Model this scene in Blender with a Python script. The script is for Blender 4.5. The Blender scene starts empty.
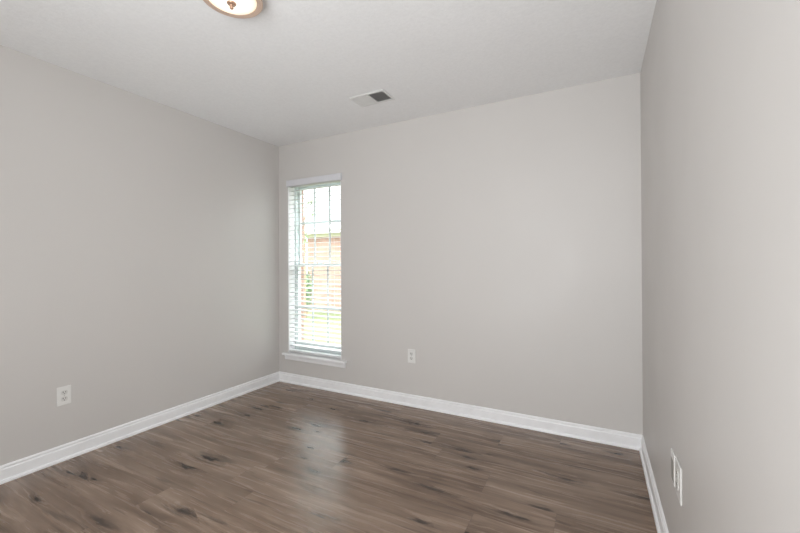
import bpy, bmesh, math, random
from mathutils import Vector, Matrix

random.seed(7)
SC = bpy.context.scene
COL = SC.collection
PI = math.pi

# ------------------------------------------------------------------ camera
F_PX, YAW, PITCH, ROLL, SHIFT = 374.9255, 0.48489, 0.00397, -0.00459, -3.7068
CAM_H = 1.20461
cam_d = bpy.data.cameras.new('camera')
cam_d.sensor_width = 36.0
cam_d.lens = F_PX * 36.0 / 800.0
cam_d.shift_y = SHIFT / 800.0
cam_d.clip_start = 0.02
cam_d.clip_end = 300
cam = bpy.data.objects.new('camera', cam_d)
COL.objects.link(cam)
_R = Vector((math.cos(YAW), math.sin(YAW), 0))
_F = Vector((-math.sin(YAW), math.cos(YAW), 0))
_U = Vector((0, 0, 1))
fw = _F * math.cos(PITCH) + _U * math.sin(PITCH)
up = -_F * math.sin(PITCH) + _U * math.cos(PITCH)
rt = _R * math.cos(ROLL) + up * math.sin(ROLL)
up = up * math.cos(ROLL) - _R * math.sin(ROLL)
cam.matrix_world = Matrix(((rt.x, up.x, -fw.x, 0), (rt.y, up.y, -fw.y, 0),
                           (rt.z, up.z, -fw.z, CAM_H), (0, 0, 0, 1)))
SC.camera = cam

# ------------------------------------------------------------------ look
SC.view_settings.view_transform = 'Standard'
SC.view_settings.look = 'None'
SC.view_settings.gamma = 1.0
SC.view_settings.use_curve_mapping = False
SC.view_settings.exposure = 0.06

# ------------------------------------------------------------------ world: a bright overcast sky
world = bpy.data.worlds.new('overcast_sky')
SC.world = world
world.use_nodes = True
_wt = world.node_tree
_bg = _wt.nodes['Background']
_tc = _wt.nodes.new('ShaderNodeTexCoord')
_sp = _wt.nodes.new('ShaderNodeSeparateXYZ')
_mr = _wt.nodes.new('ShaderNodeMapRange')        # an overcast sky is brighter overhead than near the horizon
_wt.links.new(_tc.outputs['Generated'], _sp.inputs[0])
_wt.links.new(_sp.outputs[2], _mr.inputs[0])
_mr.inputs[1].default_value = 0.16
_mr.inputs[2].default_value = 0.75
_mr.inputs[3].default_value = 2.3
_mr.inputs[4].default_value = 17.5
_wt.links.new(_mr.outputs[0], _bg.inputs['Strength'])
_bg.inputs['Color'].default_value = (0.93, 0.97, 1.0, 1)

# room size (metres); camera stands at x = y = 0
XL, XR, YB, YR, H = -2.942, 0.253, 2.873, -0.62, 2.44
BH, BT = 0.0955, 0.013
# window opening
WX0, WX1, WZ0, WZ1 = -2.813, -2.143, 0.305, 2.035
# doorway behind the camera
DX0, DX1, DZ = -1.25, 0.12, 2.1


def add_light(name, kind, loc, energy, color=(1, 1, 1), rot=(0, 0, 0), size=None, size_y=None):
    d = bpy.data.lights.new(name, kind)
    d.energy = energy
    d.color = color
    if kind == 'AREA':
        d.shape = 'RECTANGLE'
        d.size = size
        d.size_y = size_y
    elif kind == 'SUN':
        d.angle = size
    elif size:
        d.shadow_soft_size = size
    o = bpy.data.objects.new(name, d)
    o.location = loc
    o.rotation_euler = rot
    COL.objects.link(o)
    return o


# added fill light at the unseen doorway behind the camera, tilted up to brighten the room
add_light('doorway_fill_light', 'AREA', ((DX0 + DX1) / 2, YR - 0.25, 1.15), 75, (0.958, 0.980, 1.0),
          (math.radians(118), 0, math.radians(12)), 1.3, 1.9)
# hazy sun on the yard
add_light('hazy_sun', 'SUN', (0, 0, 12), 0.7, (1.0, 0.96, 0.88),
          (math.radians(38), 0, math.radians(-25)), math.radians(12))


# ------------------------------------------------------------------ helpers
def lin(c):
    def f(v):
        v /= 255.0
        return v / 12.92 if v <= 0.04045 else ((v + 0.055) / 1.055) ** 2.4
    return (f(c[0]), f(c[1]), f(c[2]), 1.0)


class NT:
    """small wrapper for building node materials"""
    def __init__(self, name):
        self.m = bpy.data.materials.new(name)
        self.m.use_nodes = True
        self.t = self.m.node_tree
        self.bsdf = self.t.nodes['Principled BSDF']
        self.out = self.t.nodes['Material Output']

    def node(self, kind, **kw):
        n = self.t.nodes.new(kind)
        for k, v in kw.items():
            setattr(n, k, v)
        return n

    def link(self, a, b):
        self.t.links.new(a, b)

    def put(self, sock, v):
        if isinstance(v, bpy.types.NodeSocket):
            self.link(v, sock)
        else:
            sock.default_value = v

    def math(self, op, a, b=0.0, c=None):
        n = self.node('ShaderNodeMath', operation=op)
        self.put(n.inputs[0], a)
        self.put(n.inputs[1], b)
        if c is not None:
            self.put(n.inputs[2], c)
        return n.outputs[0]

    def xyz(self, x, y, z):
        n = self.node('ShaderNodeCombineXYZ')
        for i, v in enumerate((x, y, z)):
            self.put(n.inputs[i], v)
        return n.outputs[0]

    def pos(self):
        g = self.node('ShaderNodeNewGeometry')
        s = self.node('ShaderNodeSeparateXYZ')
        self.link(g.outputs['Position'], s.inputs[0])
        return g.outputs['Position'], s.outputs

    def noise(self, vec, scale, detail=2.0, rough=0.5, dist=0.0):
        n = self.node('ShaderNodeTexNoise')
        self.link(vec, n.inputs['Vector'])
        n.inputs['Scale'].default_value = scale
        n.inputs['Detail'].default_value = detail
        n.inputs['Roughness'].default_value = rough
        n.inputs['Distortion'].default_value = dist
        return n.outputs['Fac']

    def ramp(self, fac, stops):
        n = self.node('ShaderNodeValToRGB')
        self.link(fac, n.inputs[0])
        el = n.color_ramp.elements
        while len(el) < len(stops):
            el.new(0.5)
        for e, (p, c) in zip(el, stops):
            e.position = p
            e.color = c
        return n.outputs[0]

    def smooth(self, v, lo, hi, a=0.0, b=1.0):
        n = self.node('ShaderNodeMapRange', interpolation_type='SMOOTHSTEP')
        self.put(n.inputs[0], v)
        n.inputs[1].default_value = lo
        n.inputs[2].default_value = hi
        n.inputs[3].default_value = a
        n.inputs[4].default_value = b
        return n.outputs[0]

    def mix(self, fac, a, b, mode='MIX'):
        n = self.node('ShaderNodeMix', data_type='RGBA', blend_type=mode)
        self.put(n.inputs[0], fac)
        self.put(n.inputs[6], a)
        self.put(n.inputs[7], b)
        return n.outputs[2]

    def bump(self, height, strength, dist):
        n = self.node('ShaderNodeBump')
        self.link(height, n.inputs['Height'])
        n.inputs['Strength'].default_value = strength
        n.inputs['Distance'].default_value = dist
        self.link(n.outputs[0], self.bsdf.inputs['Normal'])

    def base(self, v):
        self.put(self.bsdf.inputs['Base Color'], v)

    def rough(self, v):
        self.put(self.bsdf.inputs['Roughness'], v)


def plain(name, rgb, rough=0.5, metallic=0.0, vary=0.03, scale=12.0, bump=0.0):
    """painted / moulded surface with a little tonal variation"""
    n = NT(name)
    p, _ = n.pos()
    f = n.noise(p, scale, 3.0)
    c = lin(rgb)
    k0, k1 = 1 - vary, 1 + vary
    n.base(n.ramp(f, [(0.3, (c[0] * k0, c[1] * k0, c[2] * k0, 1)), (0.7, (min(1, c[0] * k1), min(1, c[1] * k1), min(1, c[2] * k1), 1))]))
    n.rough(rough)
    n.bsdf.inputs['Metallic'].default_value = metallic
    if bump:
        n.bump(n.noise(p, 160.0, 3.0), bump, 0.002)
    return n.m


# ------------------------------------------------------------------ materials
def wall_mat():
    n = NT('greige_wall_paint')
    p, s = n.pos()
    f = n.noise(p, 0.9, 2.0)
    n.base(n.ramp(f, [(0.3, lin((204, 200.5, 197))), (0.7, lin((207, 203.5, 200)))]))
    n.rough(n.smooth(n.noise(p, 2.5, 3.0), 0.3, 0.7, 0.42, 0.5))
    n.bsdf.inputs['Specular IOR Level'].default_value = 0.45
    n.bump(n.noise(p, 210.0, 3.0), 0.08, 0.001)
    return n.m


def ceiling_mat():
    n = NT('ceiling_paint')
    p, s = n.pos()
    f = n.noise(p, 60.0, 4.0, 0.6)
    n.base(n.ramp(f, [(0.3, lin((236, 236, 236))), (0.7, lin((242, 242, 242)))]))
    n.rough(0.85)
    n.bump(f, 0.25, 0.004)
    return n.m


def floor_mat():
    n = NT('vinyl_plank_floor')
    p, s = n.pos()
    x, y = s[0], s[1]
    PW, PL = 0.182, 1.22
    yr = n.math('DIVIDE', n.math('ADD', y, 10.06), PW)
    row = n.math('FLOOR', yr)
    wn1 = n.node('ShaderNodeTexWhiteNoise', noise_dimensions='1D')
    n.link(row, wn1.inputs['W'])
    xs = n.math('DIVIDE', n.math('ADD', n.math('ADD', x, 20.0), n.math('MULTIPLY', wn1.outputs['Value'], PL)), PL)
    colm = n.math('FLOOR', xs)
    wn2 = n.node('ShaderNodeTexWhiteNoise', noise_dimensions='2D')
    n.link(n.xyz(row, colm, 0.0), wn2.inputs['Vector'])
    pid = wn2.outputs['Value']
    off = n.math('MULTIPLY', pid, 61.0)
    # warp the grain so that it meanders
    wv = n.xyz(n.math('MULTIPLY', x, 1.5), n.math('MULTIPLY', y, 5.0), off)
    warp = n.math('SUBTRACT', n.noise(wv, 1.0, 2.0), 0.5)
    yy = n.math('ADD', y, n.math('MULTIPLY', warp, 0.055))
    # knots
    kv = n.xyz(n.math('MULTIPLY_ADD', x, 2.1, off), n.math('MULTIPLY', yy, 8.5), 0.0)
    vo = n.node('ShaderNodeTexVoronoi', feature='F1', distance='EUCLIDEAN', voronoi_dimensions='2D')
    n.link(kv, vo.inputs['Vector'])
    vo.inputs['Scale'].default_value = 1.0
    sep = n.node('ShaderNodeSeparateColor')
    n.link(vo.outputs['Color'], sep.inputs[0])
    gate = n.math('GREATER_THAN', sep.outputs[0], 0.42)
    size = n.math('MULTIPLY_ADD', sep.outputs[1], 0.9, 0.5)
    kd = n.math('DIVIDE', vo.outputs['Distance'], size)
    kn = n.noise(n.xyz(n.math('MULTIPLY', x, 16.0), n.math('MULTIPLY', y, 60.0), off), 1.0, 3.0)
    kd = n.math('ADD', kd, n.math('MULTIPLY', n.math('SUBTRACT', kn, 0.5), 0.34))
    knot = n.math('MULTIPLY', n.smooth(kd, 0.05, 0.15, 1.0, 0.0), gate)
    halo = n.math('MULTIPLY', n.smooth(kd, 0.06, 0.42, 1.0, 0.0), gate)
    yy = n.math('ADD', yy, n.math('MULTIPLY', halo, 0.016))
    # broad cathedral grain and fine grain
    broad = n.noise(n.xyz(n.math('MULTIPLY', x, 1.1), n.math('MULTIPLY', yy, 13.0), off), 1.0, 4.0, 0.55, 0.6)
    mid = n.noise(n.xyz(n.math('MULTIPLY', x, 2.2), n.math('MULTIPLY', yy, 46.0), off), 1.0, 4.0, 0.6, 0.3)
    fine = n.noise(n.xyz(n.math('MULTIPLY', x, 9.0), n.math('MULTIPLY', yy, 190.0), off), 1.0, 3.0)
    g = n.math('ADD', n.math('MULTIPLY', broad, 0.62), n.math('ADD', n.math('MULTIPLY', mid, 0.28), n.math('MULTIPLY', fine, 0.10)))
    g = n.math('ADD', g, n.math('MULTIPLY', n.math('SUBTRACT', pid, 0.5), 0.025))
    c = n.ramp(g, [(0.32, lin((80, 62, 51))), (0.42, lin((114, 94, 79))), (0.52, lin((139, 118, 102))), (0.67, lin((172, 151, 134)))])
    # a few planks lean to grey, a few to red brown
    sep2 = n.node('ShaderNodeSeparateColor')
    n.link(wn2.outputs['Color'], sep2.inputs[0])
    c = n.mix(n.math('MULTIPLY', sep2.outputs[1], 0.25), c, lin((124, 108, 95)))
    c = n.mix(n.math('MULTIPLY', halo, 0.38), c, lin((88, 72, 61)))
    c = n.mix(n.math('MULTIPLY', knot, 0.9), c, lin((46, 37, 31)))
    # dark grain checks
    chk = n.noise(n.xyz(n.math('MULTIPLY', x, 2.4), n.math('MULTIPLY', yy, 30.0), n.math('ADD', off, 9.0)), 1.0, 2.0, 0.5, 0.4)
    c = n.mix(n.math('MULTIPLY', n.smooth(n.math('MULTIPLY_ADD', halo, 0.14, chk), 0.60, 0.74), 0.62), c, lin((78, 64, 54)))
    # plank seams
    fy = n.math('FRACT', yr)
    ey = n.math('MULTIPLY', n.math('MINIMUM', fy, n.math('SUBTRACT', 1.0, fy)), PW)
    fx = n.math('FRACT', xs)
    ex = n.math('MULTIPLY', n.math('MINIMUM', fx, n.math('SUBTRACT', 1.0, fx)), PL)
    seam = n.smooth(n.math('MINIMUM', ex, ey), 0.0006, 0.0022, 1.0, 0.0)
    c = n.mix(n.math('MULTIPLY', seam, 0.3), c, lin((70, 58, 50)))
    n.base(c)
    n.rough(n.math('ADD', 0.205, n.math('MULTIPLY', mid, 0.12)))
    n.bsdf.inputs['Specular IOR Level'].default_value = 0.5
    hgt = n.math('SUBTRACT', n.math('MULTIPLY', mid, 0.5), n.math('MULTIPLY', seam, 0.6))
    n.bump(hgt, 0.12, 0.002)
    return n.m


def brick_mat():
    n = NT('salmon_brick')
    p, s = n.pos()
    b = n.node('ShaderNodeTexBrick')
    n.link(n.xyz(n.math('ADD', s[0], s[1]), s[2], 0.0), b.inputs['Vector'])
    b.inputs['Scale'].default_value = 1.0
    b.inputs['Brick Width'].default_value = 0.215
    b.inputs['Row Height'].default_value = 0.075
    b.inputs['Mortar Size'].default_value = 0.006
    b.inputs['Bias'].default_value = -0.1
    b.inputs['Color1'].default_value = lin((146, 112, 98))
    b.inputs['Color2'].default_value = lin((126, 94, 80))
    b.inputs['Mortar'].default_value = lin((152, 142, 132))
    f = n.noise(p, 1.6, 3.0)
    n.base(n.mix(n.smooth(f, 0.35, 0.7, 0.0, 0.45), b.outputs['Color'], lin((158, 132, 118))))
    n.rough(0.9)
    n.bump(b.outputs['Fac'], -0.4, 0.01)
    return n.m


def shingle_mat():
    n = NT('asphalt_shingles')
    p, s = n.pos()
    b = n.node('ShaderNodeTexBrick')
    n.link(n.xyz(s[0], n.math('MULTIPLY', s[2], 2.0), 0.0), b.inputs['Vector'])
    b.inputs['Scale'].default_value = 1.0
    b.inputs['Brick Width'].default_value = 0.3
    b.inputs['Row Height'].default_value = 0.14
    b.inputs['Mortar Size'].default_value = 0.004
    b.inputs['Color1'].default_value = lin((176, 172, 168))
    b.inputs['Color2'].default_value = lin((156, 152, 148))
    b.inputs['Mortar'].default_value = lin((120, 116, 112))
    n.base(b.outputs['Color'])
    n.rough(0.95)
    return n.m


def lawn_mat():
    n = NT('spring_lawn')
    p, s = n.pos()
    f = n.noise(p, 1.3, 5.0, 0.65)
    n.base(n.ramp(f, [(0.3, lin((74, 84, 48))), (0.5, lin((86, 90, 56))), (0.7, lin((98, 96, 66)))]))
    n.rough(0.95)
    n.bump(n.noise(p, 40.0, 5.0, 0.7), 0.8, 0.05)
    return n.m


def leaf_mat(name, a, b):
    n = NT(name)
    p, s = n.pos()
    n.base(n.ramp(n.noise(p, 9.0, 2.0), [(0.35, lin(a)), (0.65, lin(b))]))
    n.rough(0.6)
    return n.m


def glass_mat():
    n = NT('window_glass')
    tr = n.node('ShaderNodeBsdfTransparent')
    tr.inputs[0].default_value = (0.96, 0.98, 0.97, 1)
    gl = n.node('ShaderNodeBsdfGlossy')
    gl.inputs['Roughness'].default_value = 0.02
    fr = n.node('ShaderNodeFresnel')
    ge = n.node('ShaderNodeNewGeometry')
    # same reflectance on the way in and on the way out of the thin pane
    n.link(n.math('MULTIPLY_ADD', ge.outputs['Backfacing'], 1 / 1.45 - 1.45, 1.45), fr.inputs[0])
    p, s = n.pos()
    mx = n.node('ShaderNodeMixShader')
    n.link(fr.outputs[0], mx.inputs[0])
    n.link(tr.outputs[0], mx.inputs[1])
    n.link(gl.outputs[0], mx.inputs[2])
    n.link(mx.outputs[0], n.out.inputs['Surface'])
    return n.m


def lamp_glass_mat():
    """frosted bowl, hottest over the bulbs in its middle and creamier to the rim"""
    n = NT('lit_frosted_glass')
    tc = n.node('ShaderNodeTexCoord')
    sp = n.node('ShaderNodeSeparateXYZ')
    n.link(tc.outputs['Object'], sp.inputs[0])
    r2 = n.math('ADD', n.math('MULTIPLY', sp.outputs[0], sp.outputs[0]), n.math('MULTIPLY', sp.outputs[1], sp.outputs[1]))
    rr = n.math('SQRT', r2)
    n.base(lin((240, 232, 215)))
    n.rough(0.35)
    n.put(n.bsdf.inputs['Emission Color'], n.ramp(n.math('DIVIDE', rr, 0.12), [(0.35, (1.0, 0.94, 0.84, 1)), (0.9, (0.55, 0.47, 0.33, 1))]))
    n.bsdf.inputs['Emission Strength'].default_value = 0.95
    return n.m


M_WALL, M_CEIL, M_FLOOR = wall_mat(), ceiling_mat(), floor_mat()
M_TRIM = plain('white_trim_paint', (242, 242, 243), 0.3)
M_VINYL = plain('white_vinyl_frame', (214, 222, 222), 0.4)
M_SLAT = plain('white_blind_slat', (212, 212, 212), 0.38)
M_VAL = plain('white_blind_valance', (214, 214, 218), 0.4)
M_CORD = plain('blind_cord', (206, 206, 204), 0.8)
M_PLATE = plain('white_outlet_plastic', (230, 229, 226), 0.3)
M_RECEP = plain('outlet_face_plastic', (216, 215, 211), 0.35)
M_SLOT = plain('dark_slot', (84, 82, 80), 0.7)
M_GREY = plain('grey_plastic_insert', (152, 149, 144), 0.4)
M_SCREW = plain('screw_head', (190, 188, 184), 0.35, 0.6)
M_BRONZE = plain('brushed_bronze_metal', (214, 188, 170), 0.45, 0.3)
M_FINIAL = plain('finial_metal', (190, 156, 134), 0.3, 0.6)
M_BOWL = lamp_glass_mat()
M_VENT = plain('ceiling_vent_enamel', (222, 222, 220), 0.45)
M_DUCT_SHADE = plain('painted_duct_shade', (58, 57, 56), 0.8)
M_BRICK, M_ROOF, M_LAWN = brick_mat(), shingle_mat(), lawn_mat()
M_FASCIA = plain('pale_fascia_paint', (206, 204, 184), 0.6)
M_GLASS = glass_mat()
M_BARK = plain('grey_bark', (150, 128, 106), 0.9, vary=0.12)
M_LEAF = leaf_mat('young_tree_leaves', (92, 116, 72), (116, 138, 90))
M_BUSH = leaf_mat('bush_leaves', (84, 112, 78), (112, 138, 98))


def mesh_obj(name, bm, mat, parent=None, loc=None, rot=None, smooth=False):
    me = bpy.data.meshes.new(name)
    bmesh.ops.recalc_face_normals(bm, faces=bm.faces[:])
    bm.to_mesh(me)
    bm.free()
    if smooth:
        for f in me.polygons:
            f.use_smooth = True
    for m in (mat if isinstance(mat, (list, tuple)) else [mat]):
        me.materials.append(m)
    o = bpy.data.objects.new(name, me)
    COL.objects.link(o)
    if parent:
        o.parent = parent
    if loc:
        o.location = loc
    if rot:
        o.rotation_euler = rot
    return o


def empty(name, loc=(0, 0, 0), rot=(0, 0, 0), parent=None):
    o = bpy.data.objects.new(name, None)
    o.empty_display_size = 0.1
    o.location = loc
    o.rotation_euler = rot
    COL.objects.link(o)
    if parent:
        o.parent = parent
    return o


def tag(o, label=None, cat=None, group=None, kind=None):
    if label:
        o['label'] = label
    if cat:
        o['category'] = cat
    if group:
        o['group'] = group
    if kind:
        o['kind'] = kind
    return o


def box(bm, x0, x1, y0, y1, z0, z1, bevel=0.0, seg=1, mat=0):
    v = [bm.verts.new(c) for c in ((x0, y0, z0), (x1, y0, z0), (x1, y1, z0), (x0, y1, z0),
                                   (x0, y0, z1), (x1, y0, z1), (x1, y1, z1), (x0, y1, z1))]
    fs = [bm.faces.new([v[i] for i in q]) for q in ((3, 2, 1, 0), (4, 5, 6, 7), (0, 1, 5, 4), (1, 2, 6, 5), (2, 3, 7, 6), (3, 0, 4, 7))]
    for f in fs:
        f.material_index = mat
    if bevel:
        es = list({e for f in fs for e in f.edges})
        bmesh.ops.bevel(bm, geom=es, offset=bevel, segments=seg, affect='EDGES', profile=0.5)


def lathe(bm, prof, seg=48, cx=0, cy=0):
    rings = []
    for r, z in prof:
        if r < 1e-6:
            rings.append([bm.verts.new((cx, cy, z))])
        else:
            rings.append([bm.verts.new((cx + r * math.cos(2 * PI * i / seg), cy + r * math.sin(2 * PI * i / seg), z)) for i in range(seg)])
    for a, b in zip(rings, rings[1:]):
        for i in range(seg):
            j = (i + 1) % seg
            if len(a) == 1 and len(b) > 1:
                bm.faces.new((a[0], b[i], b[j]))
            elif len(b) == 1 and len(a) > 1:
                bm.faces.new((a[i], a[j], b[0]))
            elif len(a) > 1:
                bm.faces.new((a[i], a[j], b[j], b[i]))


def tube(bm, p0, p1, r0, r1=None, seg=8):
    r1 = r0 if r1 is None else r1
    p0, p1 = Vector(p0), Vector(p1)
    d = (p1 - p0).normalized()
    a = d.orthogonal().normalized()
    b = d.cross(a)
    A = [bm.verts.new(p0 + (a * math.cos(2 * PI * i / seg) + b * math.sin(2 * PI * i / seg)) * r0) for i in range(seg)]
    B = [bm.verts.new(p1 + (a * math.cos(2 * PI * i / seg) + b * math.sin(2 * PI * i / seg)) * r1) for i in range(seg)]
    for i in range(seg):
        j = (i + 1) % seg
        bm.faces.new((A[i], A[j], B[j], B[i]))
    bm.faces.new(A[::-1])
    bm.faces.new(B)


def sweep(bm, prof, start, end, nrm, c0=0.0, c1=0.0):
    """extrude a profile of (depth, height) from start to end along a wall whose
    inward normal is nrm; the ends are mitred by depth * c0 / c1"""
    s, e, nrm = Vector(start), Vector(end), Vector(nrm)
    d = (e - s).normalized()
    A, B = [], []
    for dep, hz in prof:
        A.append(bm.verts.new(s + nrm * dep + Vector((0, 0, hz)) + d * dep * c0))
        B.append(bm.verts.new(e + nrm * dep + Vector((0, 0, hz)) - d * dep * c1))
    n = len(prof)
    for i in range(n):
        j = (i + 1) % n
        bm.faces.new((A[i], A[j], B[j], B[i]))
    bm.faces.new(A[::-1])
    bm.faces.new(B)


# ================================================================== the room
T = 0.12
bm = bmesh.new()
box(bm, XL - T, XR + T, YR - 1.75, YB + 0.15, -0.12, 0)
tag(mesh_obj('floor', bm, M_FLOOR), kind='structure')

bm = bmesh.new()
box(bm, XL - T, XR + T, YR - T, YB + 0.15, H, H + 0.1)
tag(mesh_obj('ceiling', bm, M_CEIL), kind='structure')

bm = bmesh.new()
box(bm, XL - T, XL, YR - T, YB + 0.15, 0, H)
tag(mesh_obj('wall_left', bm, M_WALL), kind='structure')

bm = bmesh.new()
box(bm, XR, XR + T, YR - T, YB + 0.15, 0, H)
tag(mesh_obj('wall_right', bm, M_WALL), kind='structure')

# back wall with the window opening: drywall inside, brick veneer outside
bm = bmesh.new()
for (y0, y1, mi) in ((YB, YB + 0.15, 0), (YB + 0.15, YB + 0.235, 1)):
    xa, xb = (XL, XR) if mi == 0 else (XL - 2.0, XR + 1.2)
    zb, zt = (0.0, H) if mi == 0 else (-0.6, H + 0.35)
    box(bm, xa, WX0, y0, y1, zb, zt, mat=mi)
    box(bm, WX1, xb, y0, y1, zb, zt, mat=mi)
    box(bm, WX0, WX1, y0, y1, zb, WZ0 - 0.022 if mi == 0 else WZ0, mat=mi)
    box(bm, WX0, WX1, y0, y1, WZ1, zt, mat=mi)
tag(mesh_obj('wall_back', bm, [M_WALL, M_BRICK]), kind='structure')

# rear wall with the doorway the photographer stands in front of, and the hallway beyond
bm = bmesh.new()
box(bm, XL, DX0, YR - T, YR, 0, H)
box(bm, DX1, XR, YR - T, YR, 0, H)
box(bm, DX0, DX1, YR - T, YR, DZ, H)
tag(mesh_obj('wall_rear', bm, M_WALL), kind='structure')
bm = bmesh.new()
box(bm, XL - T, XR + T, YR - 1.75, YR - 1.63, 0, H)
box(bm, XL - T, XL, YR - 1.63, YR - T, 0, H)
box(bm, XR, XR + T, YR - 1.63, YR - T, 0, H)
tag(mesh_obj('wall_hallway', bm, M_WALL), kind='structure')
bm = bmesh.new()
box(bm, XL - T, XR + T, YR - 1.75, YR - T, H, H + 0.1)
tag(mesh_obj('ceiling_hallway', bm, M_CEIL), kind='structure')

# baseboards: moulded board plus a shoe moulding at the floor
PB = [(0, 0), (BT, 0), (BT, 0.070), (BT - 0.001, 0.073), (BT - 0.004, 0.076), (BT - 0.0045, 0.081), (BT - 0.003, 0.085),
      (BT - 0.004, 0.0895), (BT - 0.008, 0.0935), (0.002, BH), (0, BH)]
PS = [(BT, 0)] + [(BT + 0.011 * math.cos(a), 0.019 * math.sin(a)) for a in [i * PI / 2 / 6 for i in range(7)]]
PS = [(BT, 0.0), (BT + 0.011, 0.0), (BT + 0.011, 0.008), (BT + 0.0095, 0.013), (BT + 0.006, 0.017), (BT, 0.019)]
for nm, s, e, nv, c0, c1 in (('baseboard_left', (XL, YR, 0), (XL, YB, 0), (1, 0, 0), 0, 1),
                             ('baseboard_back', (XL, YB, 0), (XR, YB, 0), (0, -1, 0), 1, 1),
                             ('baseboard_right', (XR, YB, 0), (XR, YR, 0), (-1, 0, 0), 1, 0)):
    bm = bmesh.new()
    sweep(bm, PB, s, e, nv, c0, c1)
    b = tag(mesh_obj(nm, bm, M_TRIM), kind='structure')
    bm = bmesh.new()
    sweep(bm, PS, s, e, nv, c0, c1)
    mesh_obj('shoe_molding', bm, M_TRIM, b)

# ================================================================== the window
win = tag(empty('window_1', (0, 0, 0)), kind='structure')
Y0 = YB + 0.09         # inner face of the vinyl frame
Y1 = YB + 0.16
fz0, fz1 = WZ0, WZ1
bm = bmesh.new()
fw_ = 0.026
box(bm, WX0, WX0 + fw_, Y0, Y1, fz0, fz1, 0.003)
box(bm, WX1 - fw_, WX1, Y0, Y1, fz0, fz1, 0.003)
box(bm, WX0 + fw_, WX1 - fw_, Y0, Y1, fz1 - 0.02, fz1, 0.003)
box(bm, WX0 + fw_, WX1 - fw_, Y0, Y1, fz0, fz0 + 0.022, 0.003)
mesh_obj('window_frame', bm, M_VINYL, win)


def sash(name, yc, z0, z1, bottom, top, zm):
    x0, x1 = WX0 + fw_, WX1 - fw_
    st = 0.020
    bm = bmesh.new()
    y0, y1 = yc - 0.016, yc + 0.016
    box(bm, x0, x0 + st, y0, y1, z0, z1, 0.003)
    box(bm, x1 - st, x1, y0, y1, z0, z1, 0.003)
    box(bm, x0 + st, x1 - st, y0, y1, z0, z0 + bottom, 0.003)
    box(bm, x0 + st, x1 - st, y0, y1, z1 - top, z1, 0.003)
    s = mesh_obj(name, bm, M_VINYL, win)
    gx0, gx1, gz0, gz1 = x0 + st, x1 - st, z0 + bottom, z1 - top
    bm = bmesh.new()
    box(bm, gx0, gx1, yc - 0.003, yc + 0.003, gz0, gz1)
    mesh_obj('pane', bm, M_GLASS, s)
    mw = 0.0115
    for k in (1, 2):
        xm = gx0 + (gx1 - gx0) * k / 3
        bm = bmesh.new()
        box(bm, xm - mw, xm + mw, yc - 0.010, yc - 0.0035, gz0, gz1, 0.002)
        mesh_obj('muntin', bm, M_VINYL, s)
    bm = bmesh.new()
    box(bm, gx0, gx1, yc - 0.0105, yc - 0.0035, zm - mw, zm + mw, 0.002)
    mesh_obj('muntin', bm, M_VINYL, s)
    return s


lower = sash('lower_sash', YB + 0.108, fz0 + 0.022, 1.215, 0.072, 0.030, 0.765)
upper = sash('upper_sash', YB + 0.142, 1.187, fz1 - 0.02, 0.030, 0.02, 1.638)
bm = bmesh.new()
box(bm, -2.50, -2.456, YB + 0.088, YB + 0.112, 1.215, 1.228, 0.003)
mesh_obj('sash_lock', bm, M_VINYL, lower)

# white painted jamb liner in the reveal
bm = bmesh.new()
box(bm, WX0, WX0 + 0.005, YB + 0.0005, Y0, WZ0, WZ1)
box(bm, WX1 - 0.005, WX1, YB + 0.0005, Y0, WZ0, WZ1)
box(bm, WX0 + 0.005, WX1 - 0.005, YB + 0.0005, Y0, WZ1 - 0.005, WZ1)
mesh_obj('jamb', bm, M_TRIM, win)
# stool and apron
bm = bmesh.new()
box(bm, -2.866, -2.076, YB - 0.042, YB, WZ0 - 0.022, WZ0, 0.005, 2)
box(bm, WX0, WX1, YB, Y0, WZ0 - 0.022, WZ0)
mesh_obj('window_sill', bm, M_TRIM, win)
bm = bmesh.new()
sweep(bm, [(0, 0.235), (0.008, 0.235), (0.011, 0.241), (0.012, 0.262), (0.016, 0.270), (0.018, 0.283), (0, 0.283)],
      (-2.850, YB, 0), (-2.092, YB, 0), (0, -1, 0))
mesh_obj('apron', bm, M_TRIM, win)

# ================================================================== the blind
blind = tag(empty('window_blind', (-2.478, YB, WZ0)), 'white wooden slat blind lowered over the narrow window, slats open', 'blind')
ox, oy, oz = -2.478, YB, WZ0


def bl(name, bm, mat, parent=blind):
    o = mesh_obj(name, bm, mat, parent)
    if parent is blind:
        o.matrix_parent_inverse = Matrix.Translation((-ox, -oy, -oz))
    return o


bm = bmesh.new()
# moulded valance on the wall face, with returns
box(bm, -2.812, -2.124, YB - 0.030, YB - 0.018, 2.000, 2.064, 0.004, 2)
box(bm, -2.812, -2.800, YB - 0.019, YB - 0.0005, 2.000, 2.064, 0.002)
box(bm, -2.136, -2.124, YB - 0.019, YB - 0.0005, 2.000, 2.064, 0.002)
bl('valance', bm, M_VAL)
bm = bmesh.new()
box(bm, WX0 + 0.006, WX1 - 0.006, YB + 0.004, YB + 0.056, 2.003, WZ1 - 0.006, 0.003)
bl('head_rail', bm, M_VAL)
SX0, SX1, SYC = WX0 + 0.008, WX1 - 0.008, YB + 0.031
zb = WZ0 + 0.0155
bm = bmesh.new()
box(bm, SX0, SX1, SYC - 0.026, SYC + 0.026, zb - 0.012, zb + 0.012, 0.004, 2)
rail = bl('bottom_rail', bm, M_SLAT)
for lx in (-2.658, -2.268):
    bm = bmesh.new()
    box(bm, lx - 0.007, lx + 0.007, SYC - 0.029, SYC - 0.0255, zb + 0.046, zb + 0.060, 0.0015)
    bl('cord_button', bm, M_SLAT)


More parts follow.
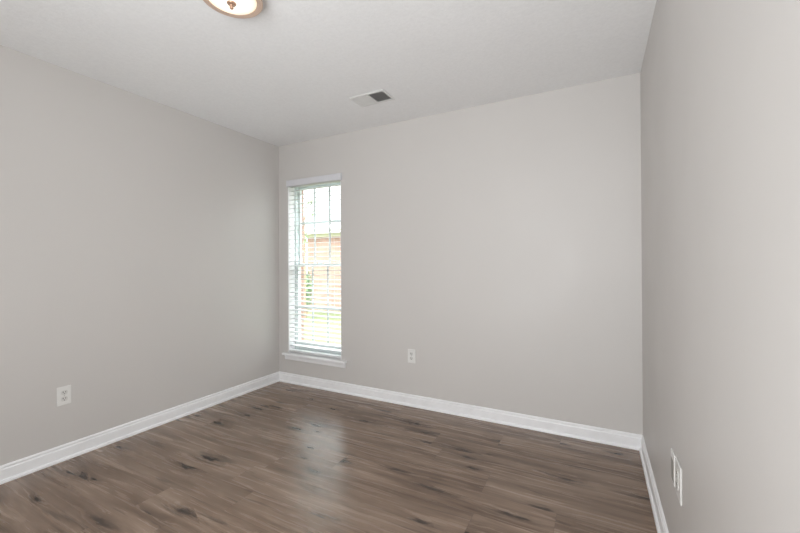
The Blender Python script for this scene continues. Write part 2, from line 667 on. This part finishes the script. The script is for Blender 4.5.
def slat_bm():
    b = bmesh.new()
    n, w, t = 6, 0.050, 0.0028
    top, bot = [], []
    for i in range(n + 1):
        u = i / n - 0.5
        crown = 0.0022 * (1 - (2 * u) ** 2)
        top.append((u * w, crown + t / 2))
        bot.append((u * w, crown - t / 2))
    prof = top + bot[::-1]
    A = [b.verts.new((SX0 + 0.002 - ox, py, pz)) for py, pz in prof]
    B = [b.verts.new((SX1 - 0.002 - ox, py, pz)) for py, pz in prof]
    m = len(prof)
    for i in range(m):
        j = (i + 1) % m
        b.faces.new((A[i], A[j], B[j], B[i]))
    b.faces.new(A[::-1])
    b.faces.new(B)
    return b


z = zb + 0.060
first = None
TILT = math.radians(6.0)
while z < 1.975:
    if first is None:
        first = mesh_obj('slat', slat_bm(), M_SLAT, blind)
        s = first
    else:
        s = first.copy()
        COL.objects.link(s)
        s.parent = blind
    s.location = (0, SYC - oy, z - oz)
    s.rotation_euler = (TILT, 0, 0)
    z += 0.0452
for lx in (-2.658, -2.268):
    for dy in (-0.0275, 0.0275):
        bm = bmesh.new()
        tube(bm, (lx, SYC + dy, zb), (lx, SYC + dy * 0.95, 1.995), 0.0011, seg=6)
        bl('ladder_cord', bm, M_CORD)


# ================================================================== outlets
def slot_bm(x, z, w, h, y=-0.0078):
    b = bmesh.new()
    box(b, x - w / 2, x + w / 2, y, y + 0.002, z - h / 2, z + h / 2)
    return b


def outlet(loc, rz, label, w=0.072, h=0.116):
    r = tag(empty('wall_outlet', loc, (0, 0, rz)), label, 'outlet')
    b = bmesh.new()
    box(b, -w / 2, w / 2, -0.0055, 0, -h / 2, h / 2, 0.003, 2)
    mesh_obj('cover_plate', b, M_PLATE, r)
    for zc in (0.0195, -0.0195):
        b = bmesh.new()
        # rounded receptacle face: a circle cut flat above and below
        pts = []
        for i in range(32):
            a = 2 * PI * i / 32
            pts.append((0.0172 * math.cos(a), max(-0.0142, min(0.0142, 0.0172 * math.sin(a)))))
        A = [b.verts.new((px, -0.0073, zc + pz)) for px, pz in pts]
        B = [b.verts.new((px, -0.003, zc + pz)) for px, pz in pts]
        for i in range(32):
            j = (i + 1) % 32
            b.faces.new((A[i], A[j], B[j], B[i]))
        b.faces.new(A)
        b.faces.new(B[::-1])
        f = mesh_obj('receptacle', b, M_RECEP, r)
        mesh_obj('slot', slot_bm(-0.0064, zc + 0.0035, 0.0032, 0.0095), M_SLOT, f)
        mesh_obj('slot', slot_bm(0.0064, zc + 0.0035, 0.0030, 0.0078), M_SLOT, f)
        b = bmesh.new()
        tube(b, (0, -0.0078, zc - 0.0075), (0, -0.0058, zc - 0.0075), 0.0028, seg=12)
        mesh_obj('ground_hole', b, M_SLOT, f)
    b = bmesh.new()
    tube(b, (0, -0.0064, 0), (0, -0.0045, 0), 0.0030, seg=14)
    mesh_obj('screw', b, M_SCREW, r)
    return r


outlet((XL, 1.090, 0.398), PI / 2, 'white duplex outlet low on the left wall')
outlet((-1.405, YB, 0.423), 0, 'small white outlet on the back wall, right of the window')
outlet((XR, 1.643, 0.432), -PI / 2, 'white duplex outlet on the right wall, nearer of the pair of plates', 0.098, 0.130)
# the second plate on the right wall: a flat plate with a grey insert
pl = tag(empty('cable_plate', (XR, 1.748, 0.428), (0, 0, -PI / 2)), 'white wall plate with grey insert, right wall, the one closer to the corner', 'wall plate')
b = bmesh.new()
box(b, -0.036, 0.036, -0.0055, 0, -0.058, 0.058, 0.003, 2)
mesh_obj('cover_plate', b, M_PLATE, pl)
b = bmesh.new()
box(b, -0.026, 0.026, -0.0061, -0.003, -0.050, 0.030, 0.0005)
mesh_obj('insert', b, M_GREY, pl)
for zc in (0.0465,):
    b = bmesh.new()
    tube(b, (0, -0.0064, zc), (0, -0.0045, zc), 0.0028, seg=12)
    mesh_obj('screw', b, M_SCREW, pl)

# ================================================================== ceiling lamp
LX, LY = -1.445, 1.1335
lamp = tag(empty('ceiling_lamp', (LX, LY, H)), 'lit round flush ceiling lamp with frosted glass bowl and bronze rim', 'ceiling lamp')
b = bmesh.new()
lathe(b, [(0, 0), (0.110, 0), (0.119, -0.010), (0.127, -0.024), (0.1325, -0.036), (0.1325, -0.042), (0.130, -0.045), (0.124, -0.0445),
          (0.114, -0.0435), (0.109, -0.045), (0.1065, -0.044), (0.1065, -0.022), (0, -0.022)], 72)
mesh_obj('lamp_pan', b, M_BRONZE, lamp, smooth=True)
b = bmesh.new()
prof = [(0.1055, -0.036), (0.1062, -0.041)]
for i in range(1, 15):
    a = i / 14 * PI / 2
    prof.append((0.1062 * math.cos(a) if i < 14 else 0.0, -0.041 - 0.018 * math.sin(a)))
lathe(b, prof, 72)
mesh_obj('lamp_bowl', b, M_BOWL, lamp, smooth=True)
b = bmesh.new()
lathe(b, [(0, -0.0560), (0.006, -0.0600), (0.018, -0.0602), (0.0205, -0.0625), (0.018, -0.0670), (0.010, -0.0695), (0.006, -0.0720), (0.0055, -0.0750),
          (0.0085, -0.0790), (0.0088, -0.0830), (0.006, -0.0875), (0.002, -0.0900), (0, -0.0902)], 28)
mesh_obj('finial', b, M_FINIAL, lamp, smooth=True)

# ================================================================== ceiling vent
VX0, VX1, VY0, VY1 = -1.622, -1.326, 2.276, 2.456
vent = tag(empty('ceiling_vent', ((VX0 + VX1) / 2, (VY0 + VY1) / 2, H)), 'white rectangular ceiling air vent with slanted louvers, open half dark', 'vent')
hw, hd, m = (VX1 - VX0) / 2, (VY1 - VY0) / 2, 0.020
b = bmesh.new()
box(b, -hw, hw, -hd, -hd + m, -0.008, 0, 0.003)
box(b, -hw, hw, hd - m, hd, -0.008, 0, 0.003)
box(b, -hw, -hw + m, -hd + m, hd - m, -0.008, 0, 0.003)
box(b, hw - m, hw, -hd + m, hd - m, -0.008, 0, 0.003)
box(b, -0.004, 0.004, -hd + m, hd - m, -0.008, 0, 0.001)
mesh_obj('vent_frame', b, M_VENT, vent)
b = bmesh.new()
box(b, -hw + m, hw - m, -hd + m, hd - m, -0.0012, -0.0004)
mesh_obj('duct_shade_panel', b, M_DUCT_SHADE, vent)  # flat panel under the ceiling, coloured dark in place of the duct's shade
nl = 9
for side in (-1, 1):
    span = hw - m - 0.006
    for i in range(nl):
        xc = side * (0.006 + span * (i + 0.5) / nl)
        b = bmesh.new()
        box(b, -0.0075, 0.0075, -hd + m, hd - m, -0.0004, 0.0004)
        mesh_obj('louver', b, M_VENT, vent, (xc, 0, -0.0052), (0, math.radians(-24 if side < 0 else 33), 0))

# ================================================================== outside the window
GZ = -0.47
bm = bmesh.new()
box(bm, -40, 25, YB + 0.235, 60, GZ - 0.2, GZ)
tag(mesh_obj('lawn', bm, M_LAWN), kind='structure')

HY = YB + 8.0
house = tag(empty('brick_house', (-9.0, HY + 3, GZ)), 'salmon brick house across the lawn, seen through the window blind', 'house')
hx, hy, hz = -9.0, HY + 3, GZ


def hpart(name, bm, mat, parent=house):
    o = mesh_obj(name, bm, mat, parent)
    if parent is house:
        o.matrix_parent_inverse = Matrix.Translation((-hx, -hy, -hz))
    return o


X0h, X1h = -9.66, 4.0
bm = bmesh.new()
box(bm, X0h, X1h, HY, HY + 6, GZ, 2.22)
hpart('brick_wall', bm, M_BRICK)
bm = bmesh.new()
box(bm, X0h - 0.02, X1h + 0.02, HY - 0.03, HY + 6.03, 2.22, 2.34)
hpart('frieze_board', bm, M_FASCIA)
bm = bmesh.new()
box(bm, X0h - 0.4, X1h + 0.4, HY - 0.24, HY + 6.24, 2.34, 2.46)
hpart('eave', bm, M_FASCIA)
bm = bmesh.new()
e0, e1, e2, e3 = X0h - 0.45, X1h + 0.45, HY - 0.28, HY + 6.28
v = [bm.verts.new(c) for c in ((e0, e2, 2.46), (e1, e2, 2.46), (e1, e3, 2.46), (e0, e3, 2.46),
                               (e0 + 3.3, (e2 + e3) / 2, 3.45), (e1 - 3.3, (e2 + e3) / 2, 3.45))]
for q in ((0, 1, 5, 4), (1, 2, 5), (2, 3, 4, 5), (3, 0, 4), (3, 2, 1, 0)):
    bm.faces.new([v[i] for i in q])
hpart('roof', bm, M_ROOF)


def leaves(bm, c, rad, n, size, rnd):
    for _ in range(n):
        while True:
            d = Vector((rnd.uniform(-1, 1), rnd.uniform(-1, 1), rnd.uniform(-1, 1)))
            if 0.05 < d.length < 1:
                break
        p = Vector(c) + Vector((d.x * rad[0], d.y * rad[1], d.z * rad[2]))
        u = Vector((rnd.uniform(-1, 1), rnd.uniform(-1, 1), rnd.uniform(-1, 1))).normalized()
        w = u.orthogonal().normalized()
        k = u.cross(w)
        L, W = size * rnd.uniform(0.7, 1.2), size * 0.45
        vs = [bm.verts.new(p - u * L / 2), bm.verts.new(p + w * W / 2 + k * W * .15), bm.verts.new(p + u * L / 2), bm.verts.new(p - w * W / 2 + k * W * .15)]
        bm.faces.new(vs)


rnd = random.Random(3)
# young tree in front of the house corner
TX, TY = -8.02, YB + 6.0
tree = tag(empty('young_tree', (TX, TY, GZ)), 'slim young tree with sparse leaves in front of the brick house', 'tree')
bm = bmesh.new()
tube(bm, (0, 0, 0), (0.03, 0, 1.6), 0.045, 0.035)
tube(bm, (0.03, 0, 1.6), (0.0, 0, 3.0), 0.035, 0.018)
tube(bm, (0.0, 0, 3.0), (0.1, 0, 3.7), 0.018, 0.006)
mesh_obj('trunk', bm, M_BARK, tree)
tips = [(0.02, 2.25, .2), (0.04, 2.5, .22)]
bm = bmesh.new()
for (dx, zz, r) in tips:
    leaves(bm, (dx, 0, zz), (r * .42, r * .42, r), 30, 0.09, rnd)
mesh_obj('foliage', bm, M_LEAF, tree)
for (dx, dz, zz) in ((0.34, 0.35, 2.9), (0.30, 0.5, 3.05), (-0.25, 0.5, 2.8), (0.2, 0.3, 3.3)):
    bm = bmesh.new()
    tube(bm, (0.01, 0, zz), (dx, 0.05, zz + dz), 0.012, 0.004, 6)
    br = mesh_obj('branch', bm, M_BARK, tree)
    bm = bmesh.new()
    leaves(bm, (dx, 0.05, zz + dz), (0.10, 0.10, 0.09), 16, 0.09, rnd)
    mesh_obj('leaf_cluster', bm, M_LEAF, br)
# low bush at the foot of the wall
BX, BY = -8.24, YB + 6.35
bush = tag(empty('bush', (BX, BY, GZ)), 'low green bush on the lawn beside the brick wall outside', 'bush')
bm = bmesh.new()
for k in range(5):
    tube(bm, (0, 0, 0), (0.12 * math.cos(k * 1.26), 0.12 * math.sin(k * 1.26), 0.8), 0.014, 0.006, 6)
mesh_obj('stem', bm, M_BARK, bush)
bm = bmesh.new()
leaves(bm, (0, 0, 0.85), (0.19, 0.19, 0.68), 520, 0.10, rnd)
mesh_obj('foliage', bm, M_BUSH, bush)
